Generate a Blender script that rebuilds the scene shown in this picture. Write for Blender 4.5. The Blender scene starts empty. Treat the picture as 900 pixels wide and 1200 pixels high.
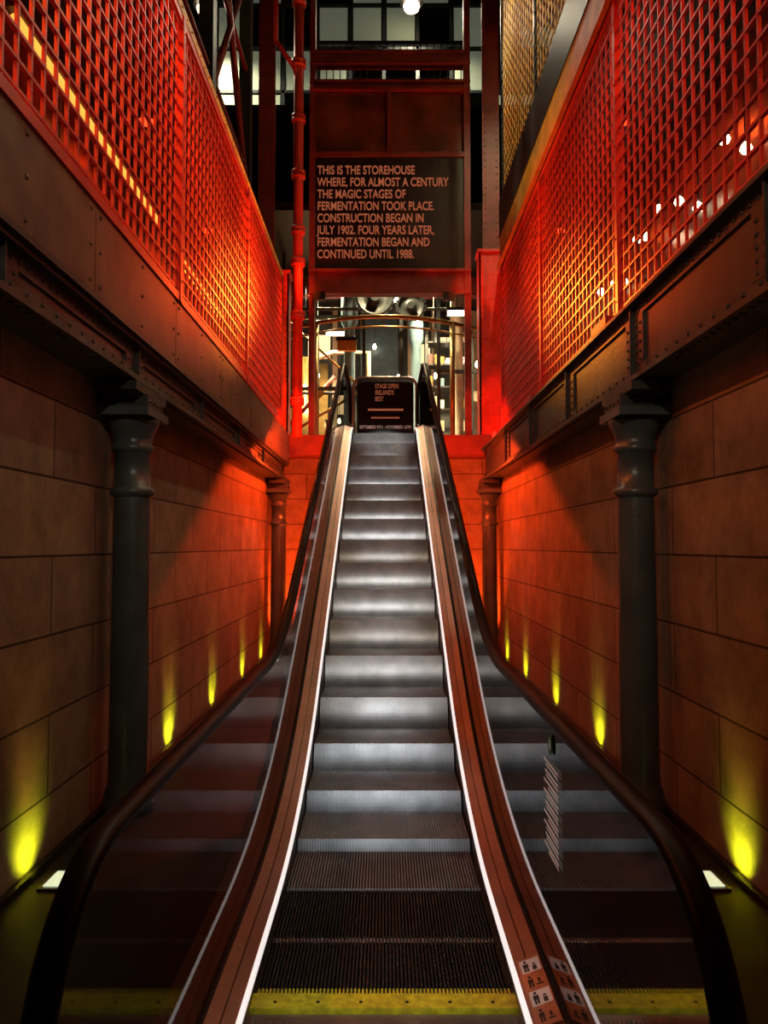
import bpy, math, random
from mathutils import Vector, Matrix
random.seed(7)
S = bpy.context.scene
try:
    S.view_settings.view_transform = 'Standard'
    S.view_settings.look = 'None'
except Exception as e:
    print(e)

# ------------------------------------------------------------ materials
def mat(name, col, rough=0.5, metal=0.0, emis=None, estr=0.0, var=0.25, vscale=6.0, bump=0.15, spec=0.5):
    m = bpy.data.materials.new(name); m.use_nodes = True
    nt = m.node_tree; b = nt.nodes['Principled BSDF']
    b.inputs['Roughness'].default_value = rough
    b.inputs['Metallic'].default_value = metal
    b.inputs['Specular IOR Level'].default_value = spec
    g = nt.nodes.new('ShaderNodeNewGeometry')
    n = nt.nodes.new('ShaderNodeTexNoise'); n.inputs['Scale'].default_value = vscale
    n.inputs['Detail'].default_value = 6
    nt.links.new(g.outputs['Position'], n.inputs['Vector'])
    r = nt.nodes.new('ShaderNodeValToRGB')
    r.color_ramp.elements[0].position = 0.3; r.color_ramp.elements[1].position = 0.75
    r.color_ramp.elements[0].color = (*[c*(1-var) for c in col], 1)
    r.color_ramp.elements[1].color = (*[min(1, c*(1+var)) for c in col], 1)
    nt.links.new(n.outputs['Fac'], r.inputs['Fac'])
    nt.links.new(r.outputs['Color'], b.inputs['Base Color'])
    if bump:
        n2 = nt.nodes.new('ShaderNodeTexNoise'); n2.inputs['Scale'].default_value = vscale*9
        nt.links.new(g.outputs['Position'], n2.inputs['Vector'])
        bp = nt.nodes.new('ShaderNodeBump'); bp.inputs['Strength'].default_value = bump
        bp.inputs['Distance'].default_value = 0.01
        nt.links.new(n2.outputs['Fac'], bp.inputs['Height'])
        nt.links.new(bp.outputs['Normal'], b.inputs['Normal'])
    if emis:
        b.inputs['Emission Color'].default_value = (*emis, 1)
        b.inputs['Emission Strength'].default_value = estr
    return m

def stone_mat(name, axis):
    m = bpy.data.materials.new(name); m.use_nodes = True
    nt = m.node_tree; L = nt.links; b = nt.nodes['Principled BSDF']
    b.inputs['Roughness'].default_value = 0.75
    g = nt.nodes.new('ShaderNodeNewGeometry')
    sp = nt.nodes.new('ShaderNodeSeparateXYZ'); L.new(g.outputs['Position'], sp.inputs[0])
    a1 = nt.nodes.new('ShaderNodeMath'); a1.operation = 'ADD'; a1.inputs[1].default_value = -3.4+20
    a2 = nt.nodes.new('ShaderNodeMath'); a2.operation = 'ADD'; a2.inputs[1].default_value = 0.065
    L.new(sp.outputs[axis], a1.inputs[0]); L.new(sp.outputs['Z'], a2.inputs[0])
    cb = nt.nodes.new('ShaderNodeCombineXYZ'); L.new(a1.outputs[0], cb.inputs[0]); L.new(a2.outputs[0], cb.inputs[1])
    br = nt.nodes.new('ShaderNodeTexBrick')
    br.inputs['Scale'].default_value = 1.0
    br.inputs['Brick Width'].default_value = 1.0
    br.inputs['Row Height'].default_value = 0.355
    br.inputs['Mortar Size'].default_value = 0.006
    br.inputs['Mortar Smooth'].default_value = 0.3
    br.inputs['Color1'].default_value = (0.36, 0.29, 0.21, 1)
    br.inputs['Color2'].default_value = (0.26, 0.205, 0.15, 1)
    br.inputs['Mortar'].default_value = (0.035, 0.025, 0.02, 1)
    L.new(cb.outputs[0], br.inputs['Vector'])
    n = nt.nodes.new('ShaderNodeTexNoise'); n.inputs['Scale'].default_value = 5; n.inputs['Detail'].default_value = 10
    n.inputs['Roughness'].default_value = 0.7
    L.new(g.outputs['Position'], n.inputs['Vector'])
    r = nt.nodes.new('ShaderNodeValToRGB')
    r.color_ramp.elements[0].position = 0.3; r.color_ramp.elements[0].color = (0.5, 0.47, 0.45, 1)
    r.color_ramp.elements[1].position = 0.7; r.color_ramp.elements[1].color = (1.1, 1.1, 1.1, 1)
    L.new(n.outputs['Fac'], r.inputs['Fac'])
    mx = nt.nodes.new('ShaderNodeMixRGB'); mx.blend_type = 'MULTIPLY'; mx.inputs[0].default_value = 1
    L.new(br.outputs['Color'], mx.inputs[1]); L.new(r.outputs['Color'], mx.inputs[2])
    L.new(mx.outputs[0], b.inputs['Base Color'])
    n2 = nt.nodes.new('ShaderNodeTexNoise'); n2.inputs['Scale'].default_value = 60; n2.inputs['Detail'].default_value = 5
    L.new(g.outputs['Position'], n2.inputs['Vector'])
    hm = nt.nodes.new('ShaderNodeMath'); hm.operation = 'MULTIPLY_ADD'
    L.new(br.outputs['Fac'], hm.inputs[0]); hm.inputs[1].default_value = -1.2
    L.new(n2.outputs['Fac'], hm.inputs[2])
    bp = nt.nodes.new('ShaderNodeBump'); bp.inputs['Strength'].default_value = 0.5; bp.inputs['Distance'].default_value = 0.006
    L.new(hm.outputs[0], bp.inputs['Height']); L.new(bp.outputs['Normal'], b.inputs['Normal'])
    return m

def glass_mat(name, tint=0.75, refl=0.5):
    m = bpy.data.materials.new(name); m.use_nodes = True
    nt = m.node_tree; nt.nodes.clear(); L = nt.links
    o = nt.nodes.new('ShaderNodeOutputMaterial')
    t = nt.nodes.new('ShaderNodeBsdfTransparent'); t.inputs[0].default_value = (tint, tint, tint*1.02, 1)
    gl = nt.nodes.new('ShaderNodeBsdfGlossy'); gl.inputs['Roughness'].default_value = 0.03
    gl.inputs[0].default_value = (refl, refl, refl, 1)
    f = nt.nodes.new('ShaderNodeFresnel'); f.inputs[0].default_value = 1.5
    mx = nt.nodes.new('ShaderNodeMixShader')
    L.new(f.outputs[0], mx.inputs[0]); L.new(t.outputs[0], mx.inputs[1]); L.new(gl.outputs[0], mx.inputs[2])
    L.new(mx.outputs[0], o.inputs[0])
    return m

def emit(name, col, s):
    return mat(name, col, emis=col, estr=s, var=0.05, bump=0)

M = dict(
    stoneY=stone_mat('stone_blocks_side', 'Y'), stoneX=stone_mat('stone_blocks_end', 'X'),
    floor=mat('dark_floor', (0.015, 0.014, 0.014), 0.55),
    iron=mat('painted_iron', (0.05, 0.062, 0.065), 0.42, 0.2, var=0.35, bump=0.25),
    column=mat('column_paint', (0.09, 0.13, 0.145), 0.33, 0.2, var=0.25, bump=0.2),
    fascia=mat('brown_steel', (0.15, 0.10, 0.07), 0.5, 0.2, var=0.35),
    red=mat('red_paint', (0.75, 0.06, 0.035), 0.42, var=0.2),
    dred=mat('dark_red_paint', (0.25, 0.035, 0.028), 0.42, var=0.3),
    yellow=mat('ochre_paint', (0.80, 0.52, 0.09), 0.5, var=0.25),
    step=mat('step_aluminium', (0.46, 0.475, 0.49), 0.33, 0.7, var=0.25, vscale=9, bump=0),
    steel=mat('brushed_steel', (0.35, 0.35, 0.36), 0.35, 0.9),
    copper=mat('deck_copper', (0.52, 0.29, 0.22), 0.42, 0.25, var=0.12),
    black=mat('handrail_rubber', (0.004, 0.004, 0.005), 0.4, var=0.1, bump=0.02, spec=0.12),
    dark=mat('dark_cladding', (0.02, 0.018, 0.018), 0.4, 0.2),
    comb=mat('yellow_comb', (0.78, 0.70, 0.03), 0.5, var=0.35, vscale=40),
    maroon=mat('maroon_panel', (0.18, 0.04, 0.02), 0.3, var=0.7, vscale=2.5),
    slate=mat('slate_wall', (0.07, 0.085, 0.09), 0.5, var=0.5, vscale=2),
    skirt=emit('skirt_edge_glow', (1.0, 0.94, 0.92), 0.85),  # emission stands in for light caught by the aluminium skirt edge
    glass=glass_mat('balustrade_glass', 0.5, 0.36),
    uplens=emit('uplight_lens', (0.85, 1.0, 0.65), 0.75),
    tube=emit('amber_tube', (1.0, 0.36, 0.05), 1.6),
    bulb=emit('warm_bulb', (1.0, 0.80, 0.5), 12.0),
    bulbw=emit('white_tube', (1.0, 0.85, 0.65), 7.0),
    lightbox=emit('lightbox_panel', (1.0, 0.80, 0.45), 1.1),
    dimpane=emit('dim_window_pane', (0.55, 0.65, 0.5), 0.10),
    redlens=emit('red_lens', (1.0, 0.05, 0.01), 3.0),
    cream=mat('cream_paint', (0.7, 0.6, 0.4), 0.5, var=0.15),
    brass=mat('brass', (0.45, 0.30, 0.10), 0.35, 0.7),
    blue=mat('bluegrey_paint', (0.14, 0.24, 0.30), 0.4),
    board=mat('black_gloss', (0.012, 0.007, 0.006), 0.2, var=0.3, bump=0),
    signp=mat('brown_sign_panel', (0.026, 0.011, 0.008), 0.35, var=0.6, vscale=2, bump=0),
    letter=mat('sign_letters', (0.16, 0.06, 0.035), 0.6, emis=(0.75, 0.20, 0.09), estr=0.36, var=0.35, vscale=14, bump=0),  # slight emission stands in for light falling on the painted letters
    white=mat('white_print', (0.75, 0.72, 0.7), 0.5, emis=(0.8, 0.75, 0.7), estr=0.12, bump=0),
    orange=mat('orange_sticker', (0.75, 0.42, 0.28), 0.5, bump=0),
    green=mat('green_print', (0.02, 0.35, 0.12), 0.5, bump=0),
    ink=mat('black_print', (0.01, 0.01, 0.01), 0.5, bump=0),
)

# ------------------------------------------------------------ builder
class MB:
    def __init__(s, *mats):
        s.v = []; s.f = []; s.mi = []; s.sm = []; s.mats = list(mats); s.cur = 0; s.smooth = False
    def m(s, name):
        if name not in s.mats: s.mats.append(name)
        s.cur = s.mats.index(name); return s
    def face(s, idx):
        s.f.append(tuple(idx)); s.mi.append(s.cur); s.sm.append(s.smooth)
    def box(s, x0, x1, y0, y1, z0, z1):
        b = len(s.v)
        if x0 > x1: x0, x1 = x1, x0
        if y0 > y1: y0, y1 = y1, y0
        if z0 > z1: z0, z1 = z1, z0
        s.v += [(x0,y0,z0),(x1,y0,z0),(x1,y1,z0),(x0,y1,z0),(x0,y0,z1),(x1,y0,z1),(x1,y1,z1),(x0,y1,z1)]
        for q in ((0,3,2,1),(4,5,6,7),(0,1,5,4),(1,2,6,5),(2,3,7,6),(3,0,4,7)):
            s.face([b+i for i in q])
        return s
    def lathe(s, c, prof, n=24, axis='Z'):
        c = Vector(c); b = len(s.v); old = s.smooth; s.smooth = True
        for r, h in prof:
            for i in range(n):
                a = 2*math.pi*i/n
                u, w = r*math.cos(a), r*math.sin(a)
                if axis == 'Z': p = (u, w, h)
                elif axis == 'X': p = (h, u, w)
                elif axis == '-X': p = (-h, -u, w)
                elif axis == '-Y': p = (u, -h, w)
                else: p = (-u, h, w)
                s.v.append(tuple(c+Vector(p)))
        for k in range(len(prof)-1):
            for i in range(n):
                j = (i+1) % n
                s.face((b+k*n+i, b+k*n+j, b+(k+1)*n+j, b+(k+1)*n+i))
        s.smooth = False
        s.face([b+(n-1-i) for i in range(n)])
        s.face([b+(len(prof)-1)*n+i for i in range(n)])
        s.smooth = old
        return s
    def rivet(s, p, ax, r=0.014):
        return s.lathe(p, [(r, -0.002), (r*0.95, r*0.25), (r*0.6, r*0.6), (r*0.15, r*0.75)], 7, ax)
    def tube(s, pts, r, n=10, ru=None):
        pts = [Vector(p) for p in pts]; b = len(s.v); old = s.smooth; s.smooth = True
        up = Vector((0, 0, 1)); prevu = None
        for k, p in enumerate(pts):
            t = (pts[min(k+1, len(pts)-1)]-pts[max(k-1, 0)]).normalized()
            u = t.cross(up) if prevu is None else prevu - t*prevu.dot(t)
            if u.length < 1e-4: u = t.cross(Vector((0, 1, 0)))
            u.normalize(); prevu = u; w = u.cross(t)
            for i in range(n):
                a = 2*math.pi*i/n
                s.v.append(tuple(p+u*(ru or r)*math.cos(a)+w*r*math.sin(a)))
        for k in range(len(pts)-1):
            for i in range(n):
                j = (i+1) % n
                s.face((b+k*n+i, b+k*n+j, b+(k+1)*n+j, b+(k+1)*n+i))
        s.smooth = False
        s.face([b+(n-1-i) for i in range(n)]); s.face([b+(len(pts)-1)*n+i for i in range(n)])
        s.smooth = old
        return s
    def strip(s, sec, ys, fn, closed=True):
        b = len(s.v); n = len(sec)
        for y in ys:
            for x, dz in sec: s.v.append((x, y, max(0.0, fn(y)+dz) if dz > -5 else 0.0))
        for k in range(len(ys)-1):
            for i in range(n if closed else n-1):
                j = (i+1) % n
                s.face((b+k*n+i, b+k*n+j, b+(k+1)*n+j, b+(k+1)*n+i))
        if closed:
            s.face([b+n-1-i for i in range(n)]); s.face([b+(len(ys)-1)*n+i for i in range(n)])
        return s
    def build(s, name, parent=None, bevel=0):
        xs = list(zip(*s.v))
        c = Vector([(min(a)+max(a))/2 for a in xs])
        me = bpy.data.meshes.new(name)
        me.from_pydata([tuple(Vector(p)-c) for p in s.v], [], s.f)
        for mn in s.mats: me.materials.append(M[mn])
        me.polygons.foreach_set('material_index', s.mi)
        me.polygons.foreach_set('use_smooth', s.sm)
        me.update()
        o = bpy.data.objects.new(name, me); S.collection.objects.link(o)
        o.location = c
        if parent: o.parent = parent; o.location = c - parent.location
        return o

def empty(name, loc):
    e = bpy.data.objects.new(name, None); e.empty_display_size = 0.2
    e.location = loc; S.collection.objects.link(e); return e

def light(kind, name, loc, col, power, target=None, size=0.05, cone=60, blend=0.6, parent=None, sx=None, sy=None):
    l = bpy.data.lights.new(name, kind); l.energy = power; l.color = col
    if kind == 'AREA':
        l.shape = 'RECTANGLE'; l.size = sx or size; l.size_y = sy or size
    else: l.shadow_soft_size = size
    if kind == 'SPOT': l.spot_size = math.radians(cone); l.spot_blend = blend
    o = bpy.data.objects.new(name, l); S.collection.objects.link(o); o.location = loc
    if target is not None:
        d = Vector(target)-Vector(loc); o.rotation_euler = d.to_track_quat('-Z', 'Y').to_euler()
    if parent: o.parent = parent; o.location = Vector(loc)-parent.location
    return o

# ------------------------------------------------------------ escalator
TOP = 2.9
K = 0.5/3.6
def P(y):
    if y < 2.9: return 0.0
    if y < 4.7: return K*(y-2.9)**2
    if y < 9.3: return 0.45+0.5*(y-4.7)
    if y < 9.9: return TOP-(0.5/1.2)*(9.9-y)**2
    return TOP
def R(y):
    a, b2 = 3.2, 4.2
    if y < a: return 0.88
    if y < b2: return 0.88+0.25*(y-a)**2
    if y < 9.1: return 0.88+0.25+0.5*(y-b2)
    e = 0.88+0.25+0.5*(9.1-b2)
    if y < 9.8: return e+0.5*(y-9.1)-(0.5/1.4)*(y-9.1)**2
    return e+0.5*0.7-(0.5/1.4)*0.49
def rng(a, b, n): return [a+(b-a)*i/n for i in range(n+1)]

esc = empty('escalator', (0, 6, 0))
def step_mesh():
    me = bpy.data.meshes.new('step_mesh')
    N = 64; W = 0.79
    prof = []
    for i in range(13):
        t = 1-i/12
        prof.append((-0.062*math.sin(t*math.pi/2), -0.215*t, -1, 0.25))
    prof.append((0.010, 0.001, -0.3, 1)); prof.append((0.03, 0.0, 0, 1)); prof.append((0.40, 0.0, 0, 1))
    xs = []; p = W/N
    for i in range(N):
        x = -W/2+i*p
        xs += [(x, 0), (x+p*0.42, 0), (x+p*0.48, 1), (x+p*0.94, 1)]
    xs.append((W/2, 0))
    v = []; f = []; n = len(prof)
    for x, lo in xs:
        for (y, z, ny, nz) in prof:
            d = -0.013*lo
            v.append((x, y+ny*d, z+nz*d))
    for i in range(len(xs)-1):
        for k in range(n-1):
            a = i*n+k
            f.append((a, a+n, a+n+1, a+1))
    me.from_pydata(v, [], f); me.materials.append(M['step']); me.update()
    return me
sm = step_mesh()
y = 2.32; k = 1
while y < 10.2:
    o = bpy.data.objects.new('step_%d' % k, sm); S.collection.objects.link(o)
    o.parent = esc; o.location = Vector((0, y, P(y)))-esc.location
    y += 0.4; k += 1
YS = rng(1.0, 2.9, 6)+rng(3.0, 4.7, 16)+[5, 6, 7, 8, 9]+rng(9.3, 9.95, 8)+[10.4, 11.2]
for sgn, nm in ((-1, 'left'), (1, 'right')):
    a = MB('steel')
    a.m('steel').strip([(sgn*0.402, -0.25), (sgn*0.402, 0.045), (sgn*0.408, 0.045), (sgn*0.408, -0.25)], YS, P)
    a.m('skirt').strip([(sgn*0.403, 0.042), (sgn*0.405, 0.056), (sgn*0.417, 0.059), (sgn*0.424, 0.045)], YS, P)
    a.build('skirt_'+nm, esc)
    a = MB('copper')
    a.strip([(sgn*0.418, 0.02), (sgn*0.418, 0.060), (sgn*0.456, 0.070), (sgn*0.456, 0.02)], YS, P)
    a.m('dark').strip([(sgn*0.456, 0.02), (sgn*0.456, 0.064), (sgn*0.460, 0.064), (sgn*0.460, 0.02)], YS, P)
    a.m('copper').strip([(sgn*0.460, 0.02), (sgn*0.460, 0.072), (sgn*0.498, 0.085), (sgn*0.498, 0.02)], YS, P)
    a.m('dark').strip([(sgn*0.498, 0.0), (sgn*0.498, 0.095), (sgn*0.520, 0.095), (sgn*0.520, 0.0)], YS, P)
    a.m('copper').strip([(sgn*0.522, 0.0), (sgn*0.522, 0.085), (sgn*0.64, 0.075), (sgn*0.64, 0.0)], YS, P)
    a.build('deck_'+nm, esc)
    a = MB('dark')
    a.strip([(sgn*0.408, -9), (sgn*0.408, -0.25), (sgn*0.408, 0.02), (sgn*0.54, 0.02), (sgn*0.54, -9)], YS, P)
    a.build('side_cladding_'+nm, esc)
    cy, cz, r = 1.42, 0.58, 0.30
    gy = [cy-r*math.cos(t) for t in rng(0.12, math.pi/2, 10)]+rng(1.5, 3.1, 6)+rng(3.2, 4.3, 12)+[5, 6, 7, 8, 9]+rng(9.1, 9.9, 8)+[10.4, 11.0]
    a = MB('glass')
    for yy in gy:
        if yy < cy:
            h = math.sqrt(max(0, r*r-(cy-yy)**2)); zb, zt = max(0.09, cz-h), cz+h
        else: zb, zt = P(yy)+0.09, R(yy)
        a.v += [(sgn*0.507, yy, zb), (sgn*0.507, yy, zt)]
    for i in range(len(gy)-1):
        a.face((2*i, 2*i+2, 2*i+3, 2*i+1))
    a.build('glass_panel_'+nm, esc)
    pts = [(sgn*0.51, cy+0.35, cz-r)]+[(sgn*0.51, cy-r*math.sin(t), cz-r*math.cos(t)) for t in rng(0, math.pi, 16)]
    pts += [(sgn*0.51, yy, R(yy)) for yy in rng(1.6, 3.1, 5)+rng(3.2, 4.3, 12)+[5, 6, 7, 8, 9]+rng(9.1, 9.9, 8)+[10.4, 10.9]]
    rt = R(11)
    pts += [(sgn*0.51, 11.0+r*math.sin(t), rt-r+r*math.cos(t)) for t in rng(0, math.pi, 12)]
    a = MB('black'); a.tube(pts, 0.017, 14, 0.028)
    a.build('handrail_'+nm, esc)
    a = MB('dark')
    a.m('redlens').strip([(sgn*0.555, -0.045), (sgn*0.57, -0.045), (sgn*0.57, -0.038), (sgn*0.555, -0.038)], [5.0, 6, 7, 8, 9], P)  # added strip and point lamps, placed so the deck edge cuts their red wash
    a.build('added_underdeck_lamp_'+nm, esc)
    for yy, pw in ((7.1, 7), (7.9, 26), (8.8, 160)):
        light('POINT', 'red_glow_'+nm, (sgn*0.588, yy, P(yy)-0.03), (1, 0.055, 0.006), pw, size=0.006, parent=esc)
# comb plates
a = MB('steel')
a.m('steel').box(-0.402, 0.402, 0.9, 2.30, -0.01, 0.008)
for i in range(60):
    x = -0.395+i*0.79/59
    a.box(x-0.003, x+0.003, 1.6, 2.27, 0.008, 0.014)
a.m('comb').box(-0.402, 0.402, 2.31, 2.385, 0.0, 0.020)
for i in range(66):
    x = -0.39+i*0.78/65
    a.box(x-0.003, x+0.003, 2.38, 2.42, -0.002, 0.014)
for x in (-0.33, -0.2, -0.07, 0.07, 0.2, 0.33):
    a.m('ink').lathe((x, 2.34, 0.020), [(0.006, 0), (0.006, 0.001)], 8)
a.m('steel').box(-0.402, 0.402, 10.3, 11.0, TOP-0.01, TOP+0.008)
a.m('comb').box(-0.402, 0.402, 10.24, 10.3, TOP, TOP+0.015)
a.build('comb_plates', esc)
a = MB('dark')
a.strip([(-0.40, -9), (-0.40, -0.3), (0.40, -0.3), (0.40, -9)], [5, 6, 7, 8, 9, 10.2], P)
a.build('truss_underbody', esc)
# decals
a = MB('ink')
sx = 0.502
a.m('green').lathe((sx, 2.30, 0.80), [(0.030, 0), (0.030, 0.001)], 20, '-X')
a.m('white').box(sx-0.002, sx-0.0012, 2.296, 2.304, 0.785, 0.815)
for i in range(9):
    z = 0.735-i*0.032
    a.m('white').box(sx-0.001, sx, 2.20, 2.39-(0.02 if i % 3 == 1 else 0), z, z+0.008)
    a.box(sx-0.001, sx, 2.20, 2.36-(0.03 if i % 3 == 2 else 0), z-0.012, z-0.006)
a.build('glass_decal', esc)
a = MB('orange')
def dk(x): return 0.072+(x-0.459)/(0.036)*0.013+0.002
def quad(b, x0, x1, y0, y1, e=0):
    i = len(b.v)
    b.v += [(x0, y0, dk(x0)+e), (x1, y0, dk(x1)+e), (x1, y1, dk(x1)+e), (x0, y1, dk(x0)+e)]; b.face((i, i+1, i+2, i+3))
quad(a, 0.425, 0.494, 2.14, 2.48, 0.004)
for i in range(4):
    y0 = 2.15+i*0.082
    a.m('white' if i % 2 else 'orange'); quad(a, 0.431, 0.490, y0, y0+0.07, 0.0046)
    a.m('ink')
    quad(a, 0.440, 0.446, y0+0.006, y0+0.03, 0.005); quad(a, 0.448, 0.454, y0+0.006, y0+0.03, 0.005)
    quad(a, 0.439, 0.455, y0+0.028, y0+0.048, 0.005); quad(a, 0.443, 0.451, y0+0.052, y0+0.064, 0.005)
    if i % 2: quad(a, 0.466, 0.478, y0+0.006, y0+0.03, 0.005); quad(a, 0.468, 0.476, y0+0.033, y0+0.042, 0.005)
    else: quad(a, 0.462, 0.482, y0+0.010, y0+0.018, 0.005); quad(a, 0.468, 0.476, y0+0.022, y0+0.042, 0.005)
a.build('safety_sticker', esc)

# ------------------------------------------------------------ room shell
MB('floor').box(-3.2, 3.2, -2.5, 10.7, -0.12, 0.0).build('floor')
for s, nm in ((-1, 'left'), (1, 'right')):
    MB('stoneY').box(s*1.5, s*1.8, -2.5, 10.6, 0, 2.26).build('wall_'+nm)
    a = MB('dark'); a.box(s*1.47, s*1.5, -2.5, 10.6, 0, 0.03).build('baseboard_'+nm)
MB('stoneX').box(-1.5, 1.5, 10.62, 10.8, 0, TOP-0.26).build('wall_end')

# landing
a = MB('dred'); a.box(-4.4, 4.4, 10.62, 16.5, TOP-0.22, TOP)
a.box(-1.5, -0.65, 10.3, 10.62, TOP-0.25, TOP); a.box(0.65, 1.5, 10.3, 10.62, TOP-0.25, TOP)
a.box(-1.5, -0.65, 10.28, 10.3, TOP-0.25, TOP+0.03); a.box(0.65, 1.5, 10.28, 10.3, TOP-0.25, TOP+0.03)
a.build('floor_landing')
a = MB('slate'); a.box(-4.5, 4.5, 16.5, 16.7, TOP, 12); a.build('wall_back')
MB('dark').box(-4.6, 4.6, -2.5, 16.7, 12, 12.2).build('ceiling')

for s, nm in ((-1, 'left'), (1, 'right')):
    xf = 1.33 if s < 0 else 1.53
    a = MB('dark'); a.box(s*xf, s*3.0, -2.5, 10.25, 2.66 if s < 0 else 2.72, 2.80); a.build('floor_corridor_'+nm)
    a = MB('maroon'); a.box(s*2.7, s*2.9, -2.5, 10.25, 2.80, 5.3); a.build('wall_corridor_'+nm)
    a = MB('dark'); a.box(s*4.5, s*4.7, -2.5, 16.7, 2.8, 12); a.build('wall_hall_'+nm)

# ------------------------------------------------------------ columns
def column(x, y, s):
    a = MB('column')
    prof = [(0.135, 0.0), (0.135, 0.05), (0.125, 0.07), (0.115, 0.12), (0.105, 0.14), (0.102, 0.2), (0.094, 1.66),
            (0.094, 1.665), (0.112, 1.67), (0.118, 1.69), (0.112, 1.71), (0.094, 1.715), (0.094, 1.90),
            (0.105, 1.905), (0.112, 1.92), (0.108, 1.94), (0.098, 1.95), (0.10, 1.98), (0.115, 2.02), (0.132, 2.055), (0.136, 2.07), (0.136, 2.085)]
    a.lathe((x, y, 0), prof, 36)
    a.box(x-0.137, x+0.137, y-0.18, y+0.18, 2.085, 2.13)
    a.m('iron')
    a.box(x-0.12, x+0.12, y-0.14, y+0.14, 2.13, 2.20)
    a.box(x-0.10, x+0.10, y-0.26, y+0.26, 2.20, 2.245)
    for dy in (-0.22, -0.16, 0.16, 0.22):
        for dx in (-0.07, 0.07):
            a.lathe((x+dx, y+dy, 2.2), [(0.016, -0.014), (0.016, 0)], 6)
    for dy in (-0.1, -0.03, 0.03, 0.1): a.rivet((x-s*0.12, y+dy, 2.165), 'X' if s < 0 else '-X', 0.012)
    return a.build('iron_column')
for s in (-1, 1):
    column(s*1.36, 4.05, s)
    column(s*1.36, 9.7, s)

# ------------------------------------------------------------ girders
def girder(s):
    a = MB('iron'); ax = 'X' if s < 0 else '-X'
    xw = 1.37 if s < 0 else 1.38
    zt = 2.50 if s < 0 else 2.72
    y0, y1 = -2.5, 10.2
    a.box(s*xw, s*1.5, y0, y1, 2.30, zt-0.02)
    a.box(s*(xw-0.09), s*1.5, y0, y1, 2.262, 2.285)
    a.box(s*(xw-0.075), s*1.5, y0, y1, 2.285, 2.30)
    a.box(s*(xw-0.014), s*xw, y0, y1, 2.30, 2.37)
    a.box(s*(xw-0.014), s*xw, y0, y1, zt-0.08, zt-0.02)
    a.box(s*(xw-0.06), s*1.5, y0, y1, zt-0.02, zt)
    yy = 0.6; i = 0
    while yy < y1:
        z = 2.322 if i % 2 else 2.352
        a.rivet((s*(xw-0.014), yy, z), ax, 0.0115)
        a.rivet((s*(xw-0.014), yy, zt-0.05), ax, 0.0115)
        a.lathe((s*(xw-0.05), yy, 2.262), [(0.003, -0.011), (0.011, -0.007), (0.014, 0)], 7)
        yy += 0.065; i += 1
    for yc in (1.2, 2.6, 4.05, 5.5, 6.9, 8.3, 9.7):
        a.box(s*(xw-0.016), s*xw, yc-0.14, yc+0.14, 2.37, zt-0.08)
        a.box(s*(xw-0.04), s*(xw-0.016), yc-0.006, yc+0.006, 2.30, zt-0.02)
        for dy in (-0.1, -0.045, 0.045, 0.1):
            for z in (2.395, 2.44, 2.49, 2.54, 2.59):
                if z < zt-0.09: a.rivet((s*(xw-0.016), yc+dy, z), ax, 0.011)
    return a.build('riveted_girder')
girder(-1); girder(1)

a = MB('fascia')
seams = [-2.5, -0.6, 0.7, 2.0, 3.3, 4.6, 5.9, 7.2, 8.5, 10.2]
for i in range(len(seams)-1):
    y0, y1 = seams[i]+0.004, seams[i+1]-0.004
    a.m('fascia').box(-1.31, -1.29, y0, y1, 2.53, 2.925)
    for yy in (y0+0.05, (y0+y1)/2, y1-0.05):
        for z in (2.57, 2.73, 2.89): a.rivet((-1.29, yy, z), 'X', 0.011)
a.m('iron').box(-1.5, -1.285, -2.5, 10.2, 2.502, 2.53)
a.box(-1.33, -1.31, -2.5, 10.2, 2.53, 2.925)
a.build('fascia_plate')
a = MB('iron'); a.box(1.455, 1.52, -2.5, 10.2, 2.722, 2.795)
for yy in (2.35, 4.65, 6.95, 9.1):
    a.m('red').box(1.34, 1.45, yy-0.16, yy+0.16, 2.722, 2.795)
a.build('fascia_ledge')

# ------------------------------------------------------------ lattice screens
def lattice(x, s, z0, z1, y0, y1, posts, m='red', cell=0.105, dep=0.018, th=0.014, name='lattice_screen', fr='red'):
    a = MB(m, fr)
    xa, xb = x, x+s*dep
    a.m(m)
    z = z0+cell/2
    while z < z1:
        a.box(xa, xb, y0, y1, z-th/2, z+th/2); z += cell
    yy = y0+cell/2
    while yy < y1:
        a.box(xa+s*0.002, xb-s*0.002, yy-th/2, yy+th/2, z0, z1); yy += cell
    a.m(fr)
    a.box(xa-s*0.012, xb+s*0.012, y0, y1, z0-0.03, z0+0.02)
    a.box(xa-s*0.012, xb+s*0.012, y0, y1, z1-0.02, z1+0.03)
    for p in posts:
        a.box(xa-s*0.02, xb+s*0.012, p-0.024, p+0.024, z0-0.03, z1+0.03)
        z = z0+0.1
        while z < z1: a.rivet((xa-s*0.02, p, z), 'X' if s < 0 else '-X', 0.008); z += 0.2
    return a.build(name)
PST = [0.05, 2.35, 4.65, 6.95, 9.25]
lattice(-1.29, -1, 2.96, 4.74, -2.2, 9.25, PST)
lattice(1.48, 1, 2.83, 4.86, -2.2, 9.25, PST)
lattice(1.50, 1, 5.78, 8.6, 3.0, 9.25, [3.0, 5.1, 7.2, 9.25], m='yellow', name='lattice_screen', fr='dark', dep=0.012, th=0.016, cell=0.12)
a = MB('yellow'); a.box(-1.36, -1.275, -2.2, 9.3, 4.775, 4.84)
yy = -2
while yy < 9.3:
    a.rivet((-1.275, yy, 4.81), 'X', 0.01); yy += 0.12
a.build('screen_top_rail')
a = MB('yellow'); a.box(1.46, 1.60, -2.2, 9.3, 4.895, 5.28); a.box(1.42, 1.60, -2.2, 9.3, 4.895, 4.92)
a.m('dark').box(1.45, 1.60, -2.2, 9.3, 5.28, 5.74)
a.build('screen_top_beam')
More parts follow.
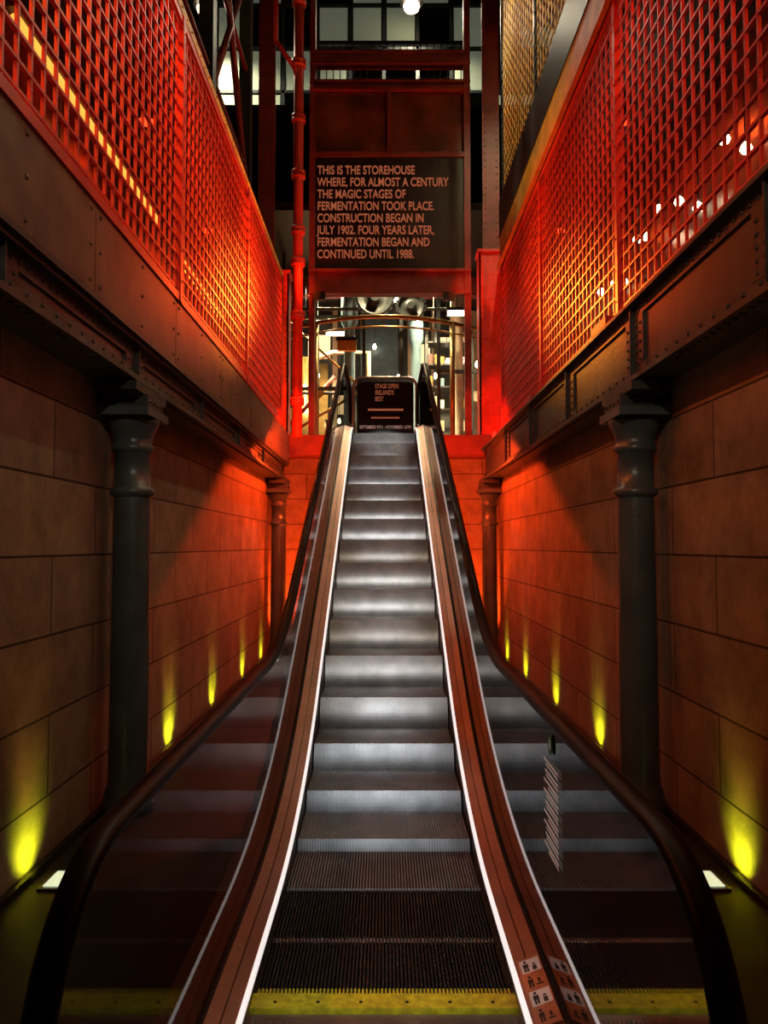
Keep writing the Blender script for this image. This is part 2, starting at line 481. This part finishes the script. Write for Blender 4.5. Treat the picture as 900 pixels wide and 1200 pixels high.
a = MB('dark'); a.box(-1.9, -1.6, -2.2, 10.2, 5.3, 5.7); a.build('upper_beam')
a = MB('dark'); a.box(1.61, 3.0, -2.2, 10.2, 5.3, 5.4); a.build('ceiling_corridor_right')
a = MB('dark'); a.box(-3.0, -1.91, -2.2, 10.2, 5.3, 5.4); a.build('ceiling_corridor_left')
MB('cream').box(2.3, 2.45, 2.5, 10.2, 5.4, 8.65).build('wall_upper_gallery')
for yy in (4.2, 6.2, 8.2):
    e = empty('gallery_lamp', (1.95, yy, 8.6))
    a = MB('dark'); a.box(1.85, 2.05, yy-0.4, yy+0.4, 8.5, 8.659); a.m('bulb').box(1.88, 2.02, yy-0.36, yy+0.36, 8.49, 8.5); a.build('housing', e)
    light('SPOT', 'lamp', (1.95, yy, 8.46), (1, 0.84, 0.46), 150, target=(2.1, yy, 5.4), cone=140, size=0.05, parent=e)

def tubelamp(xx, zz, y0, y1, top=5.29, r=0.02):
    a = MB('tube'); a.tube([(xx, y0, zz), (xx, y1, zz)], r, 10)
    a.m('dark').box(xx-0.04, xx+0.04, y0-0.05, y1+0.05, zz+r+0.002, zz+r+0.04)
    for p in (y0+0.2, y1-0.2): a.tube([(xx, p, zz+0.05), (xx, p, top)], 0.008, 6)
    a.build('tube_lamp')
tubelamp(-1.98, 4.22, 3.9, 6.4, r=0.035); tubelamp(-1.98, 4.18, 7.2, 9.0, r=0.035); tubelamp(-2.3, 4.05, 4.0, 5.4, r=0.02)
tubelamp(2.2, 3.55, 6.2, 8.8, r=0.04)
a = MB('bulb')
a.m('dark').tube([(2.5, 2.6, 4.6), (2.5, 9.0, 4.6)], 0.01, 6)
for p in (2.6, 9.0): a.tube([(2.5, p, 4.6), (2.5, p, 5.29)], 0.008, 6)
for i in range(16):
    yy = 2.8+i*0.38+random.uniform(-.1, .1); dz = random.uniform(0, 0.4)
    a.m('dark').tube([(2.5, yy, 4.6), (2.5, yy, 4.51-dz)], 0.012, 6)
    a.m('bulb').lathe((2.5, yy, 4.47-dz), [(0.004, -0.04), (0.03, -0.025), (0.042, 0), (0.03, 0.03), (0.01, 0.05)], 10)
a.build('bulb_string')

for s in (-1, 1):
    for yy in (1.5, 4.0, 6.5, 8.8):
        e = empty('corridor_lamp', (s*2.1, yy, 5.2))
        a = MB('dark'); a.lathe((s*2.1, yy, 5.16), [(0.09, 0), (0.09, 0.135)], 20); a.m('redlens').lathe((s*2.1, yy, 5.155), [(0.075, 0), (0.075, 0.006)], 20)
        a.build('housing', e)
        light('SPOT', 'lamp', (s*2.1, yy, 5.14), (1, 0.17, 0.02) if s < 0 else (1, 0.09, 0.012), (230 if s < 0 else 60), target=(s*2.0, yy, 0), cone=150, size=0.06, parent=e)

# ------------------------------------------------------------ steel tower / sign
YT = 10.45
t = MB('dred')
t.box(-1.06, -0.98, YT, YT+0.1, TOP, 9.9); t.box(1.14, 1.23, YT, YT+0.1, TOP, 9.9)
def ibeam(z0, z1, x0=-1.06, x1=1.23, m='dred'):
    t.m(m)
    t.box(x0, x1, YT+0.03, YT+0.06, z0, z1); t.box(x0, x1, YT-0.04, YT+0.12, z0, z0+0.035); t.box(x0, x1, YT-0.04, YT+0.12, z1-0.035, z1)
ibeam(4.95, 5.31); ibeam(7.90, 8.05); ibeam(8.28, 8.48)
t.box(-0.98, 1.14, YT+0.01, YT+0.06, 6.95, 7.02)
t.box(0.05, 0.10, YT+0.01, YT+0.06, 7.02, 7.90)
for i in range(30):
    x = -1.0+i*0.075
    t.rivet((x, YT-0.04, 5.292), '-Y', 0.01)
    t.rivet((x, YT-0.04, 4.968), '-Y', 0.01)
t.m('maroon').box(-0.98, 1.14, YT+0.08, YT+0.10, 7.02, 7.90)
t.build('steel_tower_frame')

sg = empty('inscribed_sign', (0.08, YT, 6.05))
a = MB('signp'); a.box(-0.975, 1.135, YT+0.035, YT+0.06, 5.315, 6.945); a.build('sign_panel', sg)
txt = "THIS IS THE STOREHOUSE\nWHERE, FOR ALMOST A CENTURY\nTHE MAGIC STAGES OF\nFERMENTATION TOOK PLACE.\nCONSTRUCTION BEGAN IN\nJULY 1902. FOUR YEARS LATER,\nFERMENTATION BEGAN AND\nCONTINUED UNTIL 1988."
def text(body, loc, size, width, name, m, parent, off=0.0):
    c = bpy.data.curves.new(name, 'FONT'); c.body = body; c.size = size; c.offset = off; c.extrude = 0.004
    c.space_line = 1.0; c.materials.append(M[m])
    o = bpy.data.objects.new(name, c); S.collection.objects.link(o)
    o.rotation_euler = (math.pi/2, 0, 0); bpy.context.view_layer.update()
    if width: o.scale = (width/o.dimensions.x, 1, 1)
    o.parent = parent; o.location = Vector(loc)-parent.location
    return o
text(txt, (-0.95, YT+0.028, 6.70), 0.174, 1.88, 'lettering', 'letter', sg, 0.0025)

a = MB('red'); a.tube([(-1.20, 10.3, TOP), (-1.20, 10.3, 11.99)], 0.07, 20)
for z in (3.4, 4.6, 5.35, 5.8, 6.6, 7.4, 8.2, 9.1):
    a.lathe((-1.20, 10.3, z), [(0.07, -0.06), (0.10, -0.05), (0.10, -0.01), (0.085, 0), (0.10, 0.01), (0.10, 0.05), (0.07, 0.06)], 20)
a.tube([(-1.20, 10.3, 7.9), (-1.25, 10.25, 8.1), (-1.5, 10.1, 8.4), (-1.5, 10.1, 11.99)], 0.035, 10)
a.build('red_standpipe')

def rcol(x0, x1, y0, z0, z1):
    a = MB('red')
    a.box(x0, x1, y0+0.02, y0+0.04, z0, z1)
    a.box(x0, x0+0.07, y0, y0+0.02, z0, z1); a.box(x1-0.07, x1, y0, y0+0.02, z0, z1)
    a.box(x0, x0+0.02, y0, y0+0.3, z0, z1); a.box(x1-0.02, x1, y0, y0+0.3, z0, z1)
    z = z0+0.05; i = 0
    while z < z1:
        for x in (x0+0.035, x1-0.035): a.rivet((x, y0, z), '-Y', 0.018)
        w = x1-x0
        if i % 2:
            for k in range(3): a.rivet((x0+0.12+k*(w-0.24)/2, y0+0.02, z), '-Y', 0.016)
        z += 0.09; i += 1
    a.box(x0-0.03, x1+0.03, y0-0.03, y0+0.32, z1, z1+0.04)
    return a.build('riveted_column')
rcol(1.33, 1.72, 10.31, TOP, 5.5)
rcol(-1.72, -1.33, 10.31, TOP, 5.2)
for x, z0 in ((-1.75, 5.25), (1.42, 5.55)):
    a = MB('dred')
    a.box(x, x+0.18, 10.4, 10.55, z0, 11.99)
    a.box(x-0.03, x+0.21, 10.38, 10.40, z0, 11.99)
    z = z0+0.1
    while z < 9.6:
        a.rivet((x+0.01, 10.38, z), '-Y', 0.014); a.rivet((x+0.17, 10.38, z), '-Y', 0.014); z += 0.1
    a.build('tall_stanchion')
a = MB('iron')
for yy in (4.5, 7.5, 9.6):
    a.box(-1.89, -1.74, yy-0.08, yy+0.08, 5.71, 11.99)
a.m('dred').tube([(-1.8, 7.5, 6.0), (-1.8, 9.6, 9.0)], 0.04, 8); a.tube([(-1.8, 9.6, 6.0), (-1.8, 7.5, 9.0)], 0.04, 8)
for z in (6.3, 7.6, 8.9): a.tube([(-1.8, 4.5, z), (-1.8, 9.6, z)], 0.03, 8)
a.build('upper_post')
a = MB('dark'); a.box(1.62, 4.5, 2, 10.2, 8.66, 8.9); a.build('upper_gallery_slab')

# ------------------------------------------------------------ hall behind
a = MB('brass')
pts = [(-2.2+4.4*i/24, 12.6-0.9*math.cos((i/24-.5)*math.pi), 4.92+0.10*math.cos((i/24-.5)*math.pi)) for i in range(25)]
a.tube(pts, 0.035, 8)
a.tube([(p[0], p[1], p[2]-0.16) for p in pts], 0.015, 6)
for p in pts[::2]: a.tube([(p[0], p[1], p[2]), (p[0], p[1], p[2]-0.16)], 0.01, 6)
for x, i in ((-1.1, 6), (1.1, 18)): a.tube([(pts[i][0], pts[i][1], TOP), (pts[i][0], pts[i][1], pts[i][2])], 0.04, 10)
a.build('curved_brass_rail')
a = MB('cream'); a.lathe((1.32, 13.2, TOP), [(0.13, 0), (0.13, 0.1), (0.09, 0.14), (0.085, 2.4), (0.14, 2.5), (0.14, 3.59)], 20); a.build('cream_post')
a = MB('blue'); a.lathe((-0.62, 13.3, TOP), [(0.14, 0), (0.14, 0.1), (0.10, 0.14), (0.095, 2.4), (0.15, 2.5), (0.15, 3.59)], 20); a.build('blue_post')
a = MB('blue'); a.lathe((0.62, 14.5, TOP), [(0.14, 0), (0.14, 0.1), (0.10, 0.14), (0.095, 2.4), (0.15, 2.5), (0.15, 3.59)], 20); a.build('blue_post')
a = MB('iron')
a.m('brass').lathe((-1.55, 14.6, TOP), [(0.35, 0), (0.42, 0.1), (0.42, 0.9), (0.3, 1.15), (0.1, 1.35), (0.08, 2.2)], 28)
a.m('cream').tube([(-1.55, 14.6, TOP+2.1), (-1.0, 14.6, TOP+2.3), (-0.3, 14.6, TOP+2.3), (-0.3, 14.6, TOP+1.0)], 0.05, 10)
a.m('dred').tube([(-2.0, 13.6, TOP+0.4), (-0.9, 13.6, TOP+1.6)], 0.035, 8)
a.m('iron').tube([(-1.2, 13.4, TOP), (-1.2, 13.4, TOP+2.6)], 0.03, 8)
a.tube([(-1.9, 13.4, TOP+1.25), (-0.9, 13.4, TOP+1.25)], 0.03, 8)
a.m('brass').lathe((-1.2, 13.36, TOP+1.25), [(0.12, 0), (0.12, 0.03)], 20, '-Y')
a.build('brewing_vessel')
a = MB('iron')
for x in (-1.75, -0.35, 0.30, 0.95, 1.85):
    a.box(x-0.03, x+0.03, 12.9, 12.96, TOP, 6.49)
for z in (4.1, 5.35): a.box(-1.75, -0.35, 12.9, 12.96, z, z+0.06)
a.box(0.95, 1.85, 12.9, 12.96, 4.4, 4.46)
a.m('brass').tube([(-1.7, 12.93, 3.3), (-0.4, 12.93, 4.1)], 0.025, 8); a.tube([(-1.7, 12.93, 5.35), (-0.4, 12.93, 4.15)], 0.02, 8)
a.build('hall_frame')
a = MB('iron')
for (x, z, r) in ((-0.15, 5.6, 0.32), (0.45, 5.45, 0.24)):
    a.lathe((x, 12.55, z), [(r, 0), (r, 0.06), (r*0.85, 0.06), (r*0.85, 0.03), (r*0.25, 0.03), (r*0.25, 0.1)], 28, '-Y')
    for k in range(20):
        t2 = 2*math.pi*k/20
        a.box(x+r*math.cos(t2)-0.02, x+r*math.cos(t2)+0.02, 12.49, 12.55, z+r*math.sin(t2)-0.02, z+r*math.sin(t2)+0.02)
a.tube([(-2.3, 12.68, 5.45), (2.3, 12.68, 5.45)], 0.03, 8)
for x in (-2.3, 2.3): a.tube([(x, 12.68, TOP), (x, 12.68, 6.499)], 0.03, 8)
a.build('line_shaft_machinery')
a = MB('iron')
for x in (0.85, 1.75): a.box(x-0.03, x+0.03, 14.8, 15.2, TOP, TOP+2.9)
for i in range(6):
    z = TOP+0.3+i*0.45
    a.m('iron').box(0.85, 1.75, 14.8, 15.2, z, z+0.03)
    for j in range(7):
        if random.random() < 0.75:
            hh = random.uniform(0.12, 0.32); xx = 0.93+j*0.115
            a.m(random.choice(['cream', 'brass', 'dred', 'blue', 'white'])).box(xx-0.04, xx+0.04, 14.85, 15.0, z+0.03, z+0.03+hh)
a.build('display_shelf')
a = MB('dred'); a.box(-4.4, 4.4, 13.9, 14.1, 6.1, 6.45)
a.build('hall_ceiling_beam')
a = MB('dark'); a.box(-4.4, 4.4, 11.2, 16.5, 6.5, 6.62); a.build('hall_upper_slab')
def pend(name, x, y, z, w, m='bulb', top=6.49, h=0.06, cap='dark'):
    a = MB(m); a.box(x-w/2, x+w/2, y-0.05, y+0.05, z, z+h)
    a.m(cap).box(x-w/2-0.02, x+w/2+0.02, y-0.07, y+0.07, z+h, z+h+0.05)
    a.tube([(x, y, z+h+0.04), (x, y, top)], 0.008, 6); return a.build(name)
pend('hanging_tube_lamp', 0.05, 13.5, 5.85, 0.9, 'bulbw')
pend('hanging_tube_lamp', -0.9, 14.8, 5.6, 0.5, 'bulbw')
pend('hanging_tube_lamp', 1.2, 12.2, 5.2, 0.3, 'bulbw')
pend('lantern', -0.60, 12.0, 4.55, 0.30, 'yellow', h=0.16)
for (x, y, z) in ((-1.25, 14.0, 4.6), (-1.4, 13.2, 4.2), (1.0, 14.5, 4.7), (1.6, 12.75, 4.5), (0.9, 13.5, 3.6), (-0.9, 15, 3.9), (0.3, 15.5, 4.9), (1.3, 15.4, 5.2), (-1.6, 15.4, 5.2), (-0.2, 15.7, 5.6)):
    a = MB('bulb'); a.lathe((x, y, z), [(0.005, -0.05), (0.03, -0.03), (0.04, 0), (0.03, 0.04), (0.015, 0.07)], 12)
    a.m('dark').tube([(x, y, z+0.06), (x, y, 6.49)], 0.006, 6); a.build('pendant_bulb')
a = MB('cream')
for x, w in ((-1.9, 0.12), (-1.05, 0.1), (1.95, 0.14), (1.05, 0.05), (0.55, 0.08)):
    a.box(x-w/2, x+w/2, 15.9, 16.0, TOP, 6.49)
a.m('blue').box(-0.5, 0.3, 15.9, 16.0, TOP, 6.49); a.m('brass').box(-1.7, -1.2, 15.9, 16, TOP+1.2, TOP+2.4)
a.m('lightbox')
for (x0, x1, z0, z1) in ((1.74, 1.84, 3.3, 5.6), (-1.62, -1.15, 5.4, 5.9), (0.35, 0.48, 3.4, 5.0), (-0.98, -0.75, 4.2, 4.6), (0.62, 0.98, 5.3, 5.7), (-1.8, -1.72, 3.2, 5.1), (1.15, 1.55, 5.65, 5.85), (-1.6, -1.4, 3.6, 3.95), (-0.7, -0.62, 4.7, 5.9), (1.1, 1.5, 3.4, 3.6)):
    a.box(x0, x1, 15.84, 15.89, z0, z1)
a.build('display_panel')
for (x, y, z, p) in ((-1.2, 13.6, 5.9, 1100), (1.0, 13.6, 5.9, 1200), (0.1, 12.2, 6.2, 320)):
    e = empty('hall_downlight', (x, y, 6.45))
    a = MB('dark'); a.lathe((x, y, 6.3), [(0.08, 0), (0.08, 0.195)], 16); a.build('housing', e)
    light('SPOT', 'lamp', (x, y, 6.28), (1, 0.74, 0.40), p, target=(x, y+0.5, 0), cone=130, size=0.05, parent=e)

ib = empty('information_board', (0.02, 11.6, TOP))
a = MB('board'); a.box(-0.42, 0.46, 11.58, 11.63, TOP+0.16, TOP+1.12); a.m('steel').box(-0.3, -0.25, 11.55, 11.65, TOP, TOP+0.2); a.box(0.3, 0.35, 11.55, 11.65, TOP, TOP+0.2)
a.build('panel', ib)
text("STAGE OPEN\nIRELAND'S\nBEST", (-0.14, 11.572, TOP+0.95), 0.10, 0.36, 'heading', 'letter', ib)
text("SEPTEMBER 9TH - NOVEMBER 16TH", (-0.38, 11.572, TOP+0.32), 0.07, 0.8, 'dates', 'white', ib, 0.001)
a = MB('letter')
a.box(-0.25, 0.3, 11.572, 11.578, TOP+0.60, TOP+0.63)
a.box(-0.2, 0.24, 11.572, 11.578, TOP+0.48, TOP+0.50)
a.build('emblem', ib)
hp = [(-0.47, 11.45, TOP)]+[(-0.47, 11.45, TOP+0.95)]+[(-0.47+0.14*(1-math.cos(t)), 11.45, TOP+0.95+0.14*math.sin(t)) for t in rng(0.2, math.pi/2, 6)]
hp += [(-p[0]+0.03, p[1], p[2]) for p in reversed(hp)]
a = MB('steel'); a.tube(hp, 0.022, 10)
a.build('barrier_hoop')
a = MB('iron'); a.box(-1.1, 1.3, 11.9, 12.0, 8.62, 8.8)
for i in range(22): a.box(-1.05+i*0.11-0.008, -1.05+i*0.11+0.008, 11.94, 11.96, 8.8, 9.6)
a.box(-1.1, 1.3, 11.92, 11.98, 9.6, 9.66); a.m('dark').box(-4.4, 4.4, 11.95, 16.5, 8.55, 8.6)
a.build('balcony_railing')
# glazed partition on the upper level
a = MB('iron')
for i in range(11): a.box(-3.0+i*0.6-0.03, -3.0+i*0.6+0.03, 13.0, 13.06, 8.61, 11.99)
for z in (8.65, 9.45, 10.25, 11.05, 11.85): a.box(-3.0, 3.0, 13.0, 13.06, z, z+0.05)
a.m('dimpane')
for i in range(10):
    for j in range(4):
        if random.random() < 0.55: a.box(-2.95+i*0.6, -2.45+i*0.6, 13.025, 13.035, 8.72+j*0.8, 9.43+j*0.8)
a.build('glazed_partition')
for (x, y, z) in ((0.47, 12.4, 10.6), (-3.0, 12.2, 10.4)):
    e = empty('high_bay_lamp', (x, y, 11.9))
    a = MB('bulb'); a.lathe((x, y, z), [(0.02, -0.1), (0.12, -0.06), (0.14, 0), (0.1, 0.06)], 18)
    a.m('dark').lathe((x, y, z+0.05), [(0.2, 0), (0.12, 0.1), (0.03, 0.16)], 18); a.tube([(x, y, z+0.2), (x, y, 11.99)], 0.012, 6)
    a.build('fixture', e)
    light('SPOT', 'lamp', (x, y, z-0.12), (1, 0.85, 0.6), 260, target=(x, y+0.3, 8), cone=150, size=0.05, parent=e)

# ------------------------------------------------------------ ground uplights
for s in (-1, 1):
    for yy in (0.6, 1.9, 3.2, 5.28, 6.6, 8.0, 9.2):
        e = empty('ground_uplight', (s*1.34, yy, 0))
        a = MB('steel'); x = s*1.34
        a.box(x-0.07, x+0.07, yy-0.09, yy+0.09, 0.0, 0.012)
        a.m('uplens').box(x-0.052, x+0.052, yy-0.07, yy+0.07, 0.012, 0.016)
        a.build('fixture', e)
        light('SPOT', 'lamp', (x+s*0.035, yy, 0.03), (0.66, 0.78, 0.015), 12, target=(s*1.49, yy+0.01, 0.12), cone=92, blend=1.0, size=0.02, parent=e)
        light('SPOT', 'lamp_tail', (x, yy, 0.03), (1.0, 0.42, 0.06), 7, target=(s*1.49, yy+0.01, 0.7), cone=50, blend=1.0, size=0.02, parent=e)

for s in (-1, 1):
    e = empty('flood_lamp', (s*0.9, 10.0, 0))
    a = MB('dark'); a.box(s*0.9-0.1, s*0.9+0.1, 9.95, 10.1, 0, 0.12); a.m('redlens').box(s*0.9-0.08, s*0.9+0.08, 9.97, 10.08, 0.12, 0.125); a.build('housing', e)
    light('SPOT', 'lamp', (s*0.9, 10.02, 0.15), (1, 0.07, 0.008), 340, target=(s*1.25, 10.3, 1.6), cone=130, size=0.04, parent=e)

# ------------------------------------------------------------ added truss out of view; its spots brighten steps, comb, walls and screens
TY, TZ = -1.6, 4.7
tr = empty('added_light_truss', (0, TY, TZ))
a = MB('dark')
for dz in (0, 0.3):
    for dy in (0, 0.25): a.tube([(-1.25, TY+dy, TZ+dz), (1.45, TY+dy, TZ+dz)], 0.025, 8)
for i in range(5):
    x = -1.25+i*0.5; a.tube([(x, TY, TZ), (x+0.25, TY, TZ+0.3), (x+0.5, TY, TZ)], 0.012, 6)
for x in (-0.3, 0.0, 0.3, -1.0, 1.0): a.lathe((x, TY, TZ-0.3), [(0.09, 0), (0.09, 0.2), (0.04, 0.28)], 16)
a.build('added_truss_frame', tr)
L0 = Vector((0, TY, TZ-0.33)); CW = (0.94, 0.97, 1.0)
light('SPOT', 'comb_spot', L0, (1, 0.95, 0.85), 420, target=(0, 2.2, 0.0), cone=10, blend=0.9, size=0.05, parent=tr)
for i, (ty, kk, cn) in enumerate(((3.3, 4, 11), (4.1, 4.2, 10), (5.0, 3.4, 9), (6.0, 4.2, 8), (7.1, 5.5, 7), (8.3, 10, 6), (9.7, 30, 5.5))):
    tg = Vector((0, ty, P(ty)-0.05)); d = (tg-L0).length
    light('SPOT', 'step_spot_%d' % i, L0, CW, kk*d*d, target=tg, cone=cn, blend=1.0, size=0.05, parent=tr)
for s in (-1, 1):
    light('SPOT', 'wall_warm', (s*1.0, TY, TZ-0.33), (1, 0.76, 0.52), 190, target=(-s*1.5, 5.4, 2.0), cone=42, blend=1.0, size=0.05, parent=tr)
    light('SPOT', 'screen_red', (s*1.0, TY, TZ-0.3), (1, 0.06, 0.012), 700, target=(-s*1.4, 3.4, 4.3), cone=26, blend=1.0, size=0.05, parent=tr)
    light('SPOT', 'rail_amber_near', (s*1.0, TY, TZ-0.3), (1, 0.80, 0.32), 1900, target=(-s*1.45, 3.6, 5.3), cone=10, blend=1.0, size=0.05, parent=tr)
    light('SPOT', 'rail_amber_far', (s*1.0, TY, TZ-0.3), (1, 0.80, 0.32), 6000, target=(-s*1.45, 7.0, 5.35), cone=7, blend=1.0, size=0.05, parent=tr)
for s in (-1, 1):
    e = empty('added_tower_flood', (s*0.9, 10.3, 4.8))  # added flood, put in to wash the lattices and tower in red and orange
    a = MB('dark'); a.box(s*0.9-0.08, s*0.9+0.08, 10.31, 10.40, 4.83, 4.945); a.build('housing', e)
    light('SPOT', 'lamp', (s*0.9, 10.28, 4.85), (1, 0.08, 0.01), 900, target=(-s*1.4, 6.6, 4.1), cone=34, blend=1.0, size=0.06, parent=e)
    hot = (-1.4, 6.6, 3.6) if s > 0 else (1.48, 6.0, 3.25)
    light('SPOT', 'lamp_hot', (s*0.9, 10.28, 4.85), (1, 0.34, 0.03), 1200, target=hot, cone=18, blend=1.0, size=0.06, parent=e)
    light('SPOT', 'lamp_wide', (s*0.9, 9.95, 5.0), (1, 0.08, 0.01), 20, target=(s*1.6, 10.5, 5.0), cone=110, blend=1.0, size=0.06, parent=e)
    light('SPOT', 'lamp_tower', (s*0.9, 9.95, 4.7), (1, 0.10, 0.03), 34, target=(s*0.4, 10.5, 7.4), cone=80, blend=1.0, size=0.06, parent=e)

# ------------------------------------------------------------ world + camera
w = bpy.data.worlds.new('world'); S.world = w; w.use_nodes = True
w.node_tree.nodes['Background'].inputs[0].default_value = (0.9, 0.55, 0.4, 1)
w.node_tree.nodes['Background'].inputs[1].default_value = 0.006
cam = bpy.data.cameras.new('camera'); co = bpy.data.objects.new('camera', cam); S.collection.objects.link(co)
cam.sensor_fit = 'VERTICAL'; cam.sensor_height = 36; cam.lens = 26.4; cam.clip_start = 0.02
co.location = (0, 0, 1.4); co.rotation_euler = (math.radians(92.6), 0, 0)
S.camera = co
